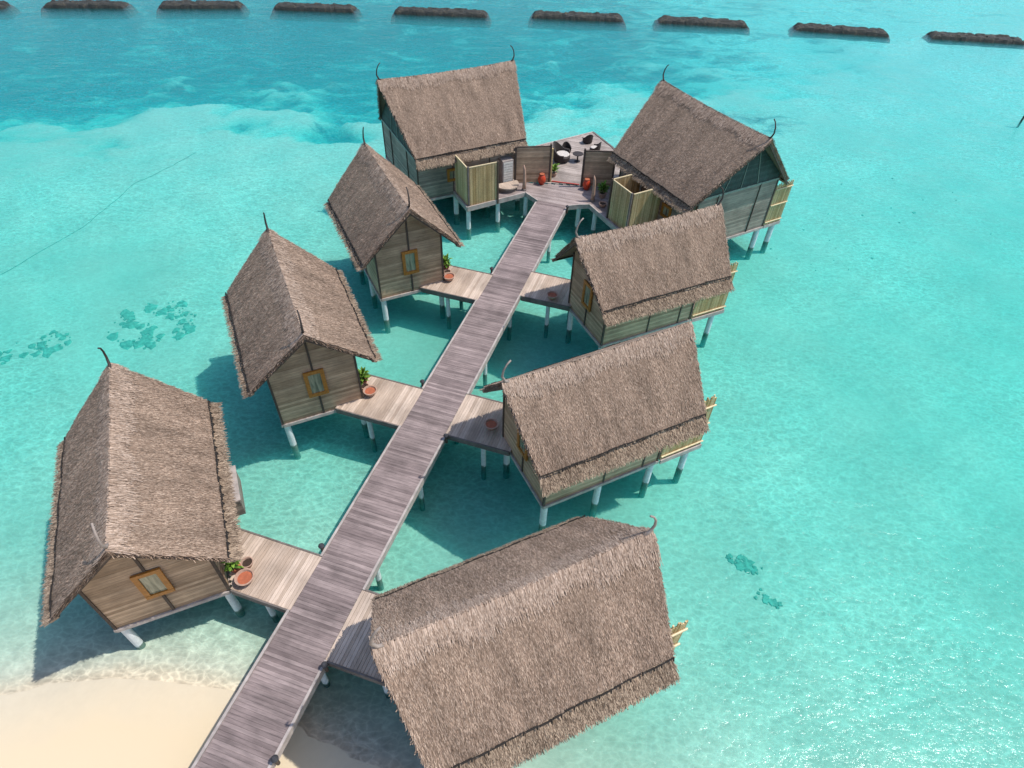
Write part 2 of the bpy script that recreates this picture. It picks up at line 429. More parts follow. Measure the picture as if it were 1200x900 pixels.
    if not big:
        for x in (lwb, lback):
            sx = 1 if x > 0 else -1
            poly = [(-ww, ZW), (ww, ZW), (ww, zt), (0, under(0)), (-ww, zt)]
            vs = [(x, y, z) for y, z in poly] + [(x - sx * th, y, z) for y, z in poly]
            wl.add(vs, [(0, 1, 2, 3, 4), (9, 8, 7, 6, 5)] + [(i, (i + 1) % 5, 5 + (i + 1) % 5, 5 + i) for i in range(5)])
    else:
        for x in (lwb, lback):
            sx = 1 if x > 0 else -1
            wl.box(min(x, x - sx * th), max(x, x - sx * th), -ww, ww, ZW, zt - .35)
    for y in (ww, -ww):
        sy = 1 if y > 0 else -1
        wl.box(lback + th + .003, lwb - th - .003, min(y, y - sy * th), max(y, y - sy * th), ZW, zt)
    wall = wl.build('wall', wm, root, recalc=True)
    for x in (lwb, lback):
        sx = 1 if x > 0 else -1
        for y in (ww, -ww):
            sy = 1 if y > 0 else -1
            p = MB(); p.box(x - .05, x + .05, y - .05, y + .05, ZW - .05, zt - .05); p.build('corner_post', M['post_wood'], wall)
        if not big:
            p = MB(); p.bar((x + sx * .025, 0, ZW), (x + sx * .025, 0, under(0) - .05), .10, .05, up=(1, 0, 0)); p.build('batten', M['post_wood'], wall)
    ys = s * -1 * ww
    for xx in ((.3, -1.9) if not big else (1.5, -1.5)):
        for y in (ww, -ww):
            sy = 1 if y > 0 else -1
            p = MB(); p.box(xx - .04, xx + .04, min(y, y + sy * .04), max(y, y + sy * .04), ZW, zt - .05); p.build('batten', M['post_wood'], wall)
    sill = MB()
    sill.box(lback - .06, lwb + .06, ww + .01, ww + .09, ZW - .16, ZW + .02); sill.box(lback - .06, lwb + .06, -ww - .09, -ww - .01, ZW - .16, ZW + .02)
    sill.box(lwb + .012, lwb + .09, -ww, ww, ZW - .16, ZW + .02); sill.box(lback - .09, lback - .012, -ww, ww, ZW - .16, ZW + .02)
    sill.build('sill_beam', M['edge'], root)
    fl = MB(); fl.box(lback + .02, lwb - .02, -ww + .02, ww - .02, ZW - .12, ZW + .04); fl.build('floor', M['beam'], root)
    # windows
    def window(x, y, z, w, h, axis, sgn):
        e = bpy.data.objects.new('window', None); COL.objects.link(e); e.parent = root
        fr = MB(); pn = MB(); fw = .19
        def bx(mbb, a0, a1, z0, z1, t0, t1):
            lo, hi = sorted((sgn * t0, sgn * t1))
            if axis == 'x': mbb.box(x + lo, x + hi, y + a0, y + a1, z0, z1)
            else: mbb.box(x + a0, x + a1, y + lo, y + hi, z0, z1)
        bx(fr, -w / 2, w / 2, z - h / 2, z - h / 2 + fw, .01, .10); bx(fr, -w / 2, w / 2, z + h / 2 - fw, z + h / 2, .01, .10)
        bx(fr, -w / 2, -w / 2 + fw, z - h / 2 + fw + .002, z + h / 2 - fw - .002, .01, .09); bx(fr, w / 2 - fw, w / 2, z - h / 2 + fw + .002, z + h / 2 - fw - .002, .01, .09)
        bx(pn, -w / 2 + fw, w / 2 - fw, z - h / 2 + fw, z + h / 2 - fw, .012, .035)
        fr.build('window_frame', M['orange_wood'], e); pn.build('window_pane', M['pane'], e)
        return e
    if not big:
        window(lwb + .035, 0, ZW + 2.2, .98, 1.65, 'x', 1)
    else:
        # gable panel above the boards, shade and water reflection in its colour, pale trim
        for x in (lwb, lback):
            sx = 1 if x > 0 else -1
            g = MB(); zb = zt - .35 + .004
            poly = [(-ww, zb), (ww, zb), (ww, zt), (0, under(0)), (-ww, zt)]
            vs = [(x, y, z) for y, z in poly] + [(x - sx * .05, y, z) for y, z in poly]
            g.add(vs, [(0, 1, 2, 3, 4), (9, 8, 7, 6, 5)] + [(i, (i + 1) % 5, 5 + (i + 1) % 5, 5 + i) for i in range(5)])
            gp = g.build('gable_panel', M['teal_panel'], root, recalc=True)
            t = MB(); xx = x + sx * .03
            t.bar((xx, -ww, zb), (xx, ww, zb), .05, .14)
            t.build('gable_rail', M['trim_green'], gp)
            for yy in (-1.7, .0, 1.7):
                t = MB(); t.bar((xx, yy * .9, zb + .05), (xx, yy * .45, under(yy * .45) - .1), .04, .04, up=(1, 0, 0)); t.build('gable_strut', M['trim_green'], gp)
            for yy in (-1.9, 1.9):
                t = MB(); t.bar((xx, yy, ZW), (xx, yy, zb), .04, .09, up=(1, 0, 0)); t.build('batten', M['post_wood'], wall)
        window(lwb * .35, s * ww, ZW + 1.6, 1.0, 1.0, 'y', s)
    # piles
    px = [lwb - .15, .4, -2.6, -4.75] if not big else [lwb - .2, 1.3, -1.4, lback + .2]
    for x in px:
        for y in (ww - .15, -ww + .15):
            if not big and x < -4 and y * s > 0: continue
            p = MB(); p.tube([(x, y, -3.0), (x, y, ZW - .13)], .165 if not big else .2, 14); p.build('stilt', M['stilt'], root, smooth=False)
    # sea porch with a tall bamboo screen on the side away from the entrance
    so = -s
    if not porch: return root
    if not big:
        pe = -5.35
        dk = MB(); x = lback - .14
        while x > pe:
            dk.box(x - .13, x, -ww if so > 0 else -ww + .6, ww if so > 0 else ww, ZW - .03, ZW + .02) if False else dk.box(x - .13, x, -ww + .02, ww - .02, ZW - .03, ZW + .02)
            x -= .145
        dk.build('porch_deck', M['deck_pale'], root)
        rim = MB(); yb = so * (ww + .02)
        rim.bar((lback - .1, yb + so * .1, ZW - .05), (pe, yb + so * .1, ZW - .05), .08, .26); rim.bar((pe - .05, -ww, ZW - .06), (pe - .05, ww, ZW - .06), .08, .24)
        rim.bar((lback - .1, -yb, ZW - .06), (pe, -yb, ZW - .06), .08, .24)
        rim.build('porch_beam', M['edge'], root)
        fenc = ((lback - .12, yb), (pe, yb))
    else:
        yb = so * (ww + 1.75); pe = None
        dk = MB(); y = ww + .1
        while y < ww + 1.75:
            dk.box(-lw + .05, lw - .05, min(so * y, so * (y + .13)), max(so * y, so * (y + .13)), ZW - .03, ZW + .02); y += .145
        dk.build('porch_deck', M['deck_pale'], root)
        rim = MB(); rim.bar((-lw, yb, ZW - .06), (lw, yb, ZW - .06), .08, .24); rim.bar((lw + .05, so * (ww + .1), ZW - .06), (lw + .05, yb, ZW - .06), .08, .24)
        rim.build('porch_beam', M['edge'], root)
        fenc = ((lw, so * (ww + .1)), (lw, yb))
        for x in (lw - .3, 0, -lw + .3):
            p = MB(); p.tube([(x, so * (ww + 1.5), -3.0), (x, so * (ww + 1.5), ZW - .1)], .2, 14); p.build('stilt', M['stilt'], root)
    (xa, ya), (xb, yb2) = fenc
    L = math.hypot(xb - xa, yb2 - ya); nb = int(L / .075); bf = MB()
    top = 5.35 if not big else 5.1
    for i in range(nb):
        f = (i + .5) / nb; x, y = xa + (xb - xa) * f, ya + (yb2 - ya) * f
        tz = top + random.uniform(-.15, .12)
        if not big and x > -le: tz = min(tz, ze - .12)      # stays below the eave
        bf.tube([(x, y, ZW - .02), (x + random.uniform(-.015, .015), y, tz)], .036, 6)
    fence = bf.build('bamboo_screen', M['bamboo'], root)
    for zz in (2.15, 3.5, 4.75):
        r = MB()
        if big: r.tube([(xa + .07, ya, zz), (xb + .07, yb2, zz)], .045, 7)
        else:
            r.tube([((-le - .02) if zz > 4.6 else xa, ya + so * .07, zz), (xb - .05, yb2 + so * .07, zz)], .045, 7)
        r.build('bamboo_rail', M['bamboo_rail'], fence)
    return root

S0 = (4.62, 4.15, 2.85, 3.15, 5.16, 4.74, 8.1, 2.07, 3.44)
V = {}
V['L1'] = ((-14.431, 14.093, -1.137), (4.62, 4.23, 2.83, 3.08, 5.05, 4.78, 7.99, 2.07, 3.50), 1, 190, ('pale', 'dark'),
           'thatched stilt villa nearest the sandbank, on the left of the walkway')
V['L2'] = ((-11.085, 24.632, -1.116), (4.62, 4.05, 2.90, 3.06, 5.13, 4.92, 7.98, 2.05, 3.45), 1, 150, ('dark', 'dark'),
           'middle one of the three thatched stilt villas left of the walkway')
V['L3'] = ((-7.973, 35.073, -1.102), (4.47, 4.06, 2.95, 3.13, 5.03, 4.78, 8.14, 2.06, 3.38), 1, 120, ('dark', 'dark'),
           'farthest of the three small thatched villas left of the walkway')
V['R1'] = ((7.258, 30.805, -2.688), (4.70, 4.19, 2.79, 3.22, 5.22, 4.68, 8.13, 2.00, 3.39), -1, 140, ('pale', 'dark'),
           'farthest of the three small thatched villas right of the walkway')
V['R2'] = ((3.728, 19.858, -2.667), (4.63, 4.16, 2.79, 3.16, 5.26, 4.72, 8.24, 2.15, 3.46), -1, 170, ('pale', None),
           'middle one of the three thatched stilt villas right of the walkway')
V['R0'] = ((.568, 9.143, -2.684), (4.65, 4.14, 2.90, 3.31, 5.30, 4.65, 8.23, 2.08, 3.43), -1, 220, ('pale', 'pale'),
           'nearest thatched villa, bottom centre, its roof cut by the lower frame edge')
V['B1'] = ((-5.514, 48.798, -2.661), (5.37, 4.38, 4.29, 4.61, 5.33, 4.79, 9.40, 4.00, 4.30), 1, 135, ('dark', 'dark'),
           'big thatched villa left of the terrace, its broad roof slope facing the camera')
V['B2'] = ((12.772, 43.28, -1.048), (5.44, 4.39, 4.38, 4.61, 5.49, 5.07, 9.53, 3.55, 4.20), -1, 135, ('dark', 'dark'),
           'big thatched villa at the end of the walkway, right of the terrace, gable coloured dark teal as if in shade')
for k, (c, dims, s, nd, horns, lab) in V.items():
    make_villa(lab, c[0], c[1], c[2], dims, s, nd, k[0] == 'B', horns, k != 'B1')

def to_world(k, u, v):
    cx, cy, a = V[k][0]
    return (cx + u * math.cos(a) - v * math.sin(a), cy + u * math.sin(a) + v * math.cos(a))

# ------------------------------------------------------------------ walkway, bridges, platform
TH = .2915; OX, OY = -4.447, 20.0
CT, ST = math.cos(TH), math.sin(TH)
def w2l(x, y): dx, dy = x - OX, y - OY; return dx * CT - dy * ST, dx * ST + dy * CT
def l2w(X, Y): return OX + X * CT + Y * ST, OY - X * ST + Y * CT
HW = 1.12
walk = thing('boardwalk', (OX, OY, 0), -TH, 'long weathered plank walkway on posts running up the middle between the villas', 'walkway')
mb = MB(); Y = -26.0
while Y < 24.2:
    w = random.uniform(.135, .15); dz = random.uniform(-.006, .006)
    mb.box(-HW + random.uniform(-.01, .01), HW + random.uniform(-.01, .01), Y, Y + w - .007, ZD - .04 + dz, ZD + dz); Y += w
mb.build('deck_boards', M['deck'], walk)
BR = {'L1': (-9.80, -7.38), 'L2': (.30, 3.0), 'L3': (11.2, 14.0), 'R0': (-11.05, -8.15), 'R2': (.55, 3.45), 'R1': (12.55, 15.2)}
def gaps(side):
    ks = sorted([BR[k] for k in BR if k[0] == ('L' if side < 0 else 'R')])
    y = -26.0; out = []
    for a, b in ks: out.append((y, a)); y = b
    out.append((y, 24.0)); return out
for side in (-1, 1):
    for a, b in gaps(side):
        m1 = MB(); m1.box(*sorted((side * (HW + .012), side * (HW + .11))), a + .02, b - .02, ZD - .34, ZD + .045); m1.build('edge_board', M['edge'], walk)
for side in (-1, 1):
    m1 = MB(); m1.box(*sorted((side * (HW - .25), side * (HW - .13))), -26, 24, ZD - .30, ZD - .06); m1.build('joist', M['beam'], walk)
Y = -25.0
while Y < 23.5:
    for X in (-.8, .8):
        p = MB(); p.tube([(X, Y, -3), (X, Y, ZD - .3)], .13, 10); p.build('pile', M['stilt'], walk)
    Y += 4.6

LB = {'L1': 'pale plank bridge from the walkway to the left villa beside the sandbank',
      'L2': 'pale plank bridge from the walkway to the middle villa on the left',
      'L3': 'pale plank bridge from the walkway to the farthest small villa on the left',
      'R0': 'plank bridge mostly hidden under the nearest roof at the bottom of the photo',
      'R2': 'half shaded plank bridge from the walkway to the middle villa on the right',
      'R1': 'half shaded plank bridge from the walkway to the farthest small villa on the right'}
for k, (Y0, Y1) in BR.items():
    side = -1 if k[0] == 'L' else 1
    cx, cy, a = V[k][0]; ww = V[k][1][7]; s = V[k][2]
    br = thing('side_bridge', (OX, OY, 0), -TH, LB[k], 'bridge', 'plank bridges to the villas')
    def vv(X, Y):
        x, y = l2w(X, Y); return (-(x - cx) * math.sin(a) + (y - cy) * math.cos(a)) * s
    def uu(X, Y):
        x, y = l2w(X, Y); return (x - cx) * math.cos(a) + (y - cy) * math.sin(a)
    mb = MB(); X = HW + (.012); hi_last = None; lo_pts = []; hi_pts = []
    while X < 9:
        w = random.uniform(.135, .15); Xm = side * (X + w / 2)
        ya, yb = Y0, Y1
        lw_ = V[k][1][8]
        ys = [Y0 + (Y1 - Y0) * i / 60 for i in range(61)]
        ok = [y for y in ys if vv(Xm, y) > ww + .12 or uu(Xm, y) > lw_ + .14]
        if len(ok) < 6: break
        ya, yb = min(ok), max(ok)
        dz = random.uniform(-.004, .004)
        mb.box(*sorted((side * X, side * (X + w - .012))), ya, yb, ZD - .04 + dz, ZD + dz)
        lo_pts.append((Xm, ya)); hi_pts.append((Xm, yb)); X += w
    mb.build('deck_boards', M['deck_pale'], br)
    for pts, yy, off in ((lo_pts, Y0, -1), (hi_pts, Y1, 1)):
        run = [p for p in pts if abs(p[1] - yy) < .05]
        if len(run) < 2: continue
        xa, xb = run[0][0] + side * .05, run[-1][0]
        m1 = MB(); m1.bar((xa, yy + off * .045, ZD - .13), (xb, yy + off * .045, ZD - .13), .07, .30); m1.build('edge_board', M['beam'], br)
        for zz in (.36,):
            m1 = MB(); m1.bar((xa, yy - off * .1, ZD - zz), (xb, yy - off * .1, ZD - zz), .1, .14); m1.build('joist', M['beam'], br)
        for xx in (xa * .45 + xb * .55,):
            p = MB(); p.tube([(xx, yy - off * .3, -3), (xx, yy - off * .3, ZD - .3)], .13, 10); p.build('pile', M['stilt'], br)

def plank_fill(poly, z, mat, name, parent, w=.145, thick=.04):
    """boards along local x filling a polygon"""
    ys = [p[1] for p in poly]; y = min(ys); mb = MB()
    while y < max(ys):
        ym = y + w / 2; xs = []
        for i in range(len(poly)):
            (xa, ya), (xb, yb) = poly[i], poly[(i + 1) % len(poly)]
            if (ya - ym) * (yb - ym) < 0: xs.append(xa + (xb - xa) * (ym - ya) / (yb - ya))
        xs.sort()
        for a, b in zip(xs[::2], xs[1::2]):
            dz = random.uniform(-.004, .004); mb.box(a, b, y, y + w - .012, z - thick + dz, z + dz)
        y += w
    return mb.build(name, mat, parent)

plat = thing('landing_deck', (OX, OY, 0), -TH, 'greyish plank landing where the walkway ends between the two big villas', 'deck')
b1 = lambda u, v: to_world('B1', u, v)
b2 = lambda u, v: to_world('B2', u, v)
PW = [l2w(-HW, 24.25), (.51, 44.74), b1(1.55, 6.7), b1(1.55, 4.12), b1(-4.2, 4.12), (.4, 46.3), (7.4, 46.0), b2(-4.3, -3.7), b2(2.5, -3.7), b2(2.5, -6.6), b2(-3.7, -6.45), (4.45, 43.14), l2w(HW, 24.25)]
PL = [w2l(*p) for p in PW]
plank_fill(PL, ZD - .002, M['deck_mid'], 'deck_boards', plat)
for i, m in ((0, 'edge'), (1, 'edge'), (2, 'edge'), (8, 'edge'), (9, 'edge'), (10, 'edge'), (11, 'edge')):
    a, b = PL[i], PL[(i + 1) % len(PL)]
    m1 = MB(); m1.bar((a[0], a[1], ZD - .15), (b[0], b[1], ZD - .15), .10, .36); m1.build('edge_board', M[m], plat)
for p in (b1(1.3, 6.3), b1(-1.2, 6.2), (.55, 44.9), (4.6, 43.5), b2(-3.3, -6.1), b2(.0, -6.2), b2(2.2, -6.2)):
    q = w2l(*p); pm = MB(); pm.tube([(q[0], q[1], -3), (q[0], q[1], ZD - .1)], .17, 12); pm.build('pile', M['stilt'], plat)

terr = thing('sea_terrace', (OX, OY, 0), -TH, 'pale plank terrace open to the sea behind the two plank screens', 'terrace')
TW = [(.45, 46.45), (7.4, 46.15), (9.4, 48.3), (7.95, 53.14), (6.45, 56.14), (1.24, 52.76), (-1.2, 51.1)]
TL = [w2l(*p) for p in TW]
plank_fill(TL, ZD, M['deck_house'], 'deck_boards', terr)
for i in (2, 3, 4, 5):
    a, b = TL[i], TL[(i + 1) % len(TL)]
    m1 = MB(); m1.bar((a[0], a[1], ZD - .12), (b[0], b[1], ZD - .12), .16, .34); m1.build('edge_board', M['edge'] if i > 3 else M['beam'], terr)
for p in ((1.5, 52.4), (6.4, 55.5), (7.6, 53.0), (4, 48)):
    q = w2l(*p); pm = MB(); pm.tube([(q[0], q[1], -4), (q[0], q[1], ZD - .1)], .17, 12); pm.build('pile', M['stilt'], terr)

def screen(p, q, post_at, label, trim):
    r = thing('plank_screen', (p[0], p[1], ZD), math.atan2(q[1] - p[1], q[0] - p[0]), label, 'screen', 'tall plank screens')
    L = math.hypot(q[0] - p[0], q[1] - p[1]); m = MB(); m.box(0, L, -.04, .04, .03, 2.85); m.build('board_panel', M['wall'], r)
    for x in (0, L):
        e = abs(x - (L if post_at == 'end' else 0)) < .01
        m = MB(); m.box(x - .07, x + .07, -.09, .09, 0, 3.05 if e else 2.9); m.build('post', M['post_wood'], r)
    m = MB(); m.box(.08, L - .08, -.055, .055, 2.855, 2.93); m.build('top_rail', M['post_wood'], r)
    if trim:
        x = L + .075 if post_at == 'end' else -.185
        m = MB(); m.box(x, x + .11, -.08, .08, 0, 2.7); m.build('door_jamb', M['yellow_paint'], r)
    return r
screen((-.35, 46.2), (2.32, 46.58), 'end', 'tall brown plank screen left of the terrace doorway, with pale yellow jamb', True)
screen((4.85, 46.0), (7.2, 46.05), 'start', 'tall grey brown plank screen right of the terrace doorway', False)
th = MB(); th.box(2.5, 4.7, -.06, .06, 0, .07)
o = th.build('door_threshold', M['red_paint']); o.location = (0, 46.5, ZD + .006); o.rotation_euler = (0, 0, math.radians(-9)); 
o.location = (2.55 - 2.5 * math.cos(math.radians(11)), 46.62 + 2.5 * math.sin(math.radians(11)), ZD + .006); o.rotation_euler = (0, 0, -math.radians(11))
tag(o, 'red painted threshold strip on the deck across the terrace doorway', 'threshold')

# bamboo shower enclosures on the entrance decks of the big villas
def enclosure(k, side, label):
    r = thing('shower_enclosure', (*V[k][0][:2], ZD), V[k][0][2], label, 'enclosure', 'bamboo enclosures on the landing')
    v0, v1 = (4.2, 6.52) if k == 'B1' else (3.75, 6.3)
    u0, u1 = (-1.0, 1.35) if k == 'B1' else (-1.5, .8)
    H = 2.95
    def panel(a, b, h=H):
        L = math.hypot(b[0] - a[0], b[1] - a[1]); n = int(L / .07); m = MB()
        for i in range(n):
            f = (i + .5) / n; x, y = a[0] + (b[0] - a[0]) * f, a[1] + (b[1] - a[1]) * f
            m.tube([(x, y, .0), (x, y, h + random.uniform(-.02, .02))], .036, 6)
        o = m.build('bamboo_panel', M['bamboo'], r)
        t = MB(); t.bar((a[0], a[1], h + .02), (b[0], b[1], h + .02), .09, .06); t.build('top_rail', M['bamboo_rail'], o)
        return o
    panel((u0, side * v1), (u1, side * v1)); panel((u1 + .04, side * (v1 - .08)), (u1 + .04, side * v0))
    if k == 'B2': panel((u0 - .04, side * (v1 - .08)), (u0 - .04, side * v0))
    for u in (u0, u1):
        m = MB(); m.bar((u, side * (v1 + .06), -.3), (u, side * (v1 + .06), H + .12), .12, .12); m.build('post', M['post_wood'] if u == u0 else M['beam'], r)
enclosure('B1', 1, 'bamboo walled shower enclosure in front of the big left villa')
enclosure('B2', -1, 'bamboo walled shower enclosure beside the big right villa')

# carved posts
def carved_post(x, y, label):
    r = thing('carved_post', (x, y, ZD), 0, label, 'post', 'carved posts on the landing')
    m = MB(); m.tube([(0, 0, 0), (.01, 0, .6), (0, .01, 1.3), (-.03, 0, 1.75), (-.08, .02, 2.05)], [.15, .14, .11, .09, .03], 8); m.build('shaft', M['clay'], r, smooth=True)
    m = MB(); m.lathe((0, 0, 0), [(.2, 0), (.2, .1), (.16, .14)], 8); m.build('foot', M['beam'], r)
carved_post(.38, 45.06, 'tapered pale carved post at the left corner of the landing')
carved_post(5.58, 43.75, 'tapered pale carved post at the right corner of the landing')

# shutter cabinet and bench by the left big villa
p = b1(-2.7, 4.5); r = thing('louvred_cabinet', (*p, ZD), V['B1'][0][2], 'tall white louvred cabinet against the front wall of the big left villa', 'cabinet')
m = MB(); m.box(-.45, .45, -.35, .3, 0, 2.0); m.build('carcass', M['edge'], r)
m = MB()
for i in range(9): m.box(-.38, .38, .302, .33, .12 + i * .2, .27 + i * .2)
m.build('louvres', M['cloth'], r)
p = b1(-2.4, 5.6); r = thing('curved_bench', (*p, ZD), V['B1'][0][2], 'low curved pale bench on the landing beside the left carved post', 'bench')
m = MB(); poly = [(.95 * math.cos(t), .95 * math.sin(t) - .4) for t in [math.pi * (-.05 + 1.1 * i / 14) for i in range(15)]]
m.prism(poly, .32, .42); m.build('seat', M['deck_pale'], r)
m = MB(); m.prism([(x * .85, y * .8) for x, y in poly], 0, .318); m.build('base', M['beam'], r)

# pots and plants
def plant_pot(x, y, z, label, mat='terracotta', rp=.2, hp=.34, leaves=46, lh=.5):
    r = thing('potted_plant', (x, y, z), random.uniform(0, 6), label, 'potted plant', 'potted plants on the decks')
    m = MB(); m.lathe((0, 0, 0), [(rp * .62, 0), (rp * .85, hp * .4), (rp, hp * .85), (rp * 1.12, hp * .88), (rp * 1.12, hp), (rp * .95, hp)], 16); pt = m.build('pot', M[mat], r, smooth=False)
    m = MB(); m.lathe((0, 0, hp - .02), [(rp * .9, 0), (rp * .5, .03)], 12); m.build('soil', M['soil'], r)
    q = []
    for i in range(leaves):
        a = random.uniform(0, 2 * math.pi); el = random.uniform(.25, 1.4); h0 = hp + random.uniform(0, lh * .7)
        c = Vector((math.cos(a) * .05, math.sin(a) * .05, h0)); dr = Vector((math.cos(a) * math.cos(el), math.sin(a) * math.cos(el), math.sin(el)))
        ln = random.uniform(.22, .42) * lh / .5; w = random.uniform(.05, .09); sd = dr.cross(Vector((0, 0, 1))).normalized() * w
        q.append([c - sd * .2, c + sd * .2, c + dr * ln * .6 + sd, c + dr * ln * .6 - sd]); tip = c + dr * ln - Vector((0, 0, .08))
        q.append([c + dr * ln * .6 - sd, c + dr * ln * .6 + sd, tip + sd * .1, tip - sd * .1])
    m = MB(); m.quads([[list(v) for v in f] for f in q]); m.build('leaves', M['leaf'], r)
    return r
def bowl(x, y, z, label, mat='terracotta', rp=.3, hp=.26):
    r = thing('clay_bowl', (x, y, z), 0, label, 'clay pot', 'clay bowls beside the villas')
    m = MB(); m.lathe((0, 0, 0), [(rp * .55, 0), (rp * .85, hp * .45), (rp, hp * .9), (rp * 1.08, hp), (rp * .9, hp), (rp * .8, hp * .75)], 20); m.build('bowl_body', M['clay'], r, smooth=False)
    m = MB(); m.lathe((0, 0, hp * .76), [(rp * .8, 0), (rp * .3, -.02)], 16); m.build('bowl_filling', M[mat], r)
    return r
plant_pot(-10.95, 12.52, ZD, 'leafy green potted plant on the deck of the villa beside the sandbank', lh=.62, leaves=70)
bowl(-10.42, 12.08, ZD, 'round clay bowl with orange filling, on the bridge nearest the sandbank', rp=.36, hp=.34)
bowl(-10.55, 12.75, ZD, 'brown empty clay bowl beside the leafy plant nearest the sandbank', 'soil', .24, .3)
plant_pot(-7.85, 23.42, ZD, 'green potted plant on the bridge of the middle villa on the left', lh=.62, leaves=70)
bowl(-7.36, 22.72, ZD, 'clay bowl with orange filling on the bridge of the middle left villa', rp=.34, hp=.32)
bowl(-7.72, 23.05, ZD, 'small dark clay bowl just behind the orange one on the middle left bridge', 'soil', .22, .28)
plant_pot(-4.55, 34.0, ZD, 'green potted plant on the bridge of the farthest small left villa', lh=.7, leaves=70)
bowl(-4.25, 33.05, ZD, 'round clay bowl with orange filling on the farthest left bridge', rp=.36, hp=.32)
bowl(-4.42, 33.55, ZD, 'dark brown clay bowl beside the plant on the farthest left bridge', 'soil', .24, .3)
bowl(-.95, 20.72, ZD, 'clay bowl with dull red filling on the shaded bridge of the middle right villa', 'terracotta', .34, .32)
bowl(2.3, 31.5, ZD, 'clay bowl in shade on the bridge of the farthest small right villa', 'terracotta', .34, .32)
def jar(x, y, label, rp=.3):
    r = thing('glazed_jar', (x, y, ZD), 0, label, 'jar', 'red glazed jars by the terrace doorway')
    m = MB(); m.lathe((0, 0, 0), [(rp * .6, 0), (rp, .28), (rp * 1.05, .48), (rp * .7, .72), (rp * .5, .80)], 16); m.build('jar_body', M['red_glaze'], r, smooth=True)
    m = MB(); m.lathe((0, 0, .801), [(rp * .62, 0), (rp * .66, .06), (rp * .4, .07)], 14); m.build('jar_rim', M['terracotta'], r)
jar(1.75, 46.15, 'round red glazed jar in front of the left plank screen')
jar(5.22, 45.55, 'red glazed jar in front of the right plank screen')
plant_pot(6.35, 44.35, ZD, 'bushy green potted plant behind the right carved post', 'clay', .3, .4, 90, .75)
plant_pot(2.75, 47.5, ZD, 'yellow green potted plant just inside the terrace doorway', 'clay', .2, .3, 50, .7)
bowl(6.3, 43.0, ZD, 'dark clay bowl on the landing edge near the right enclosure', 'soil', .3, .3)

# terrace furniture
def wicker_chair(x, y, rz, label, sc=1.0, cushion=True):
    r = thing('wicker_armchair', (x, y, ZD), rz, label, 'chair', 'dark wicker chairs on the terrace'); r.scale = (sc, sc, sc)
    m = MB(); n = 18; vs = []; fs = []
    for i in range(n + 1):
        t = math.pi * (-.15 + 1.3 * i / n); hb = .45 + .55 * max(0, math.sin(t)) ** 1.5
        for (rr, z) in ((.52, .08), (.56, .45), (.60, hb + .1), (.52, hb + .1), (.48, .45)):
            vs.append((rr * math.cos(t), rr * math.sin(t), z))
    for i in range(n):
        for j in range(4): a = i * 5 + j; fs.append((a, a + 5, a + 6, a + 1))
    m.add(vs, fs); m.build('back', M['wicker'], r)
    m = MB(); m.lathe((0, 0, .06), [(.42, 0), (.5, .1), (.5, .28), (.44, .32)], 18); m.build('seat', M['wicker'], r)
    if cushion:
        m = MB(); m.lathe((0, -.02, .385), [(.40, 0), (.43, .05), (.38, .1)], 16); m.build('cushion', M['cushion'], r)
    for sx, sy in ((1, 1), (1, -1), (-1, 1), (-1, -1)):
        m = MB(); m.tube([(sx * .33, sy * .33, 0), (sx * .33, sy * .33, .08)], .03, 6); m.build('leg', M['wicker'], r)
wicker_chair(3.45, 50.3, math.radians(70), 'large dark wicker armchair at the left of the sea terrace', 1.35)
wicker_chair(6.3, 52.2, math.radians(-110), 'small dark wicker chair near the right edge of the sea terrace', .85)
wicker_chair(5.8, 54.0, math.radians(200), 'dark wicker chair nearest the seaward corner of the terrace', .8)
wicker_chair(3.9, 51.9, math.radians(10), 'dark wicker chair just behind the large armchair on the terrace', .7, False)
r = thing('round_table', (4.75, 50.3, ZD), 0, 'small dark round table right of the large armchair on the terrace', 'table')
m = MB(); m.lathe((0, 0, .62), [(.42, 0), (.45, .02), (.45, .05), (.40, .06)], 18); m.build('tabletop', M['wicker'], r)
m = MB(); m.lathe((0, 0, 0), [(.25, 0), (.25, .04), (.06, .08), (.06, .618)], 12); m.build('pedestal', M['wicker'], r)

# little dark lamps at the walkway corners
def lamp(X, Y, label):
    x, y = l2w(X, Y); r = thing('deck_lamp', (x, y, ZD), -TH, label, 'lamp', 'small dark deck lamps along the walkway')
    m = MB(); m.lathe((0, 0, -.25), [(.07, 0), (.07, .48)], 10); m.build('lamp_post', M['post_wood'], r)
    m = MB(); m.lathe((0, 0, .231), [(.12, 0), (.13, .06), (.06, .14)], 12); m.build('lamp_cap', M['stone'], r)
for sx, yy, lab in ((-1, -7.05, 'small dark lamp on the walkway edge above the bridge beside the sandbank'),
                    (-1, 3.3, 'small dark lamp on the walkway edge above the middle left bridge'),
                    (-1, 14.3, 'small dark lamp on the walkway edge above the farthest left bridge'),
                    (1, -11.3, 'small dark lamp on the walkway edge just below the nearest right bridge'),
                    (1, .25, 'small dark lamp on the walkway edge just below the middle right bridge'),
                    (1, -14.5, 'small dark lamp on the right walkway edge, closest to the camera'),
                    (1, 23.7, 'small dark lamp where the walkway meets the landing, on its right edge')):
    lamp(sx * (HW + .183), yy, lab)

# low plank box beside the entrance of the first villa
p = to_world('L1', -.75, 2.72); r = thing('plank_chest', (*p, ZD - .02), V['L1'][0][2], 'pale topped plank chest under the right eave of the villa beside the sandbank', 'chest')
m = MB(); m.box(-.95, .95, -.45, .45, 0, 1.0); m.build('chest_body', M['wall_grey'], r)
m = MB(); m.box(-1.0, 1.0, -.5, .5, 1.003, 1.09); m.build('chest_lid', M['edge'], r)

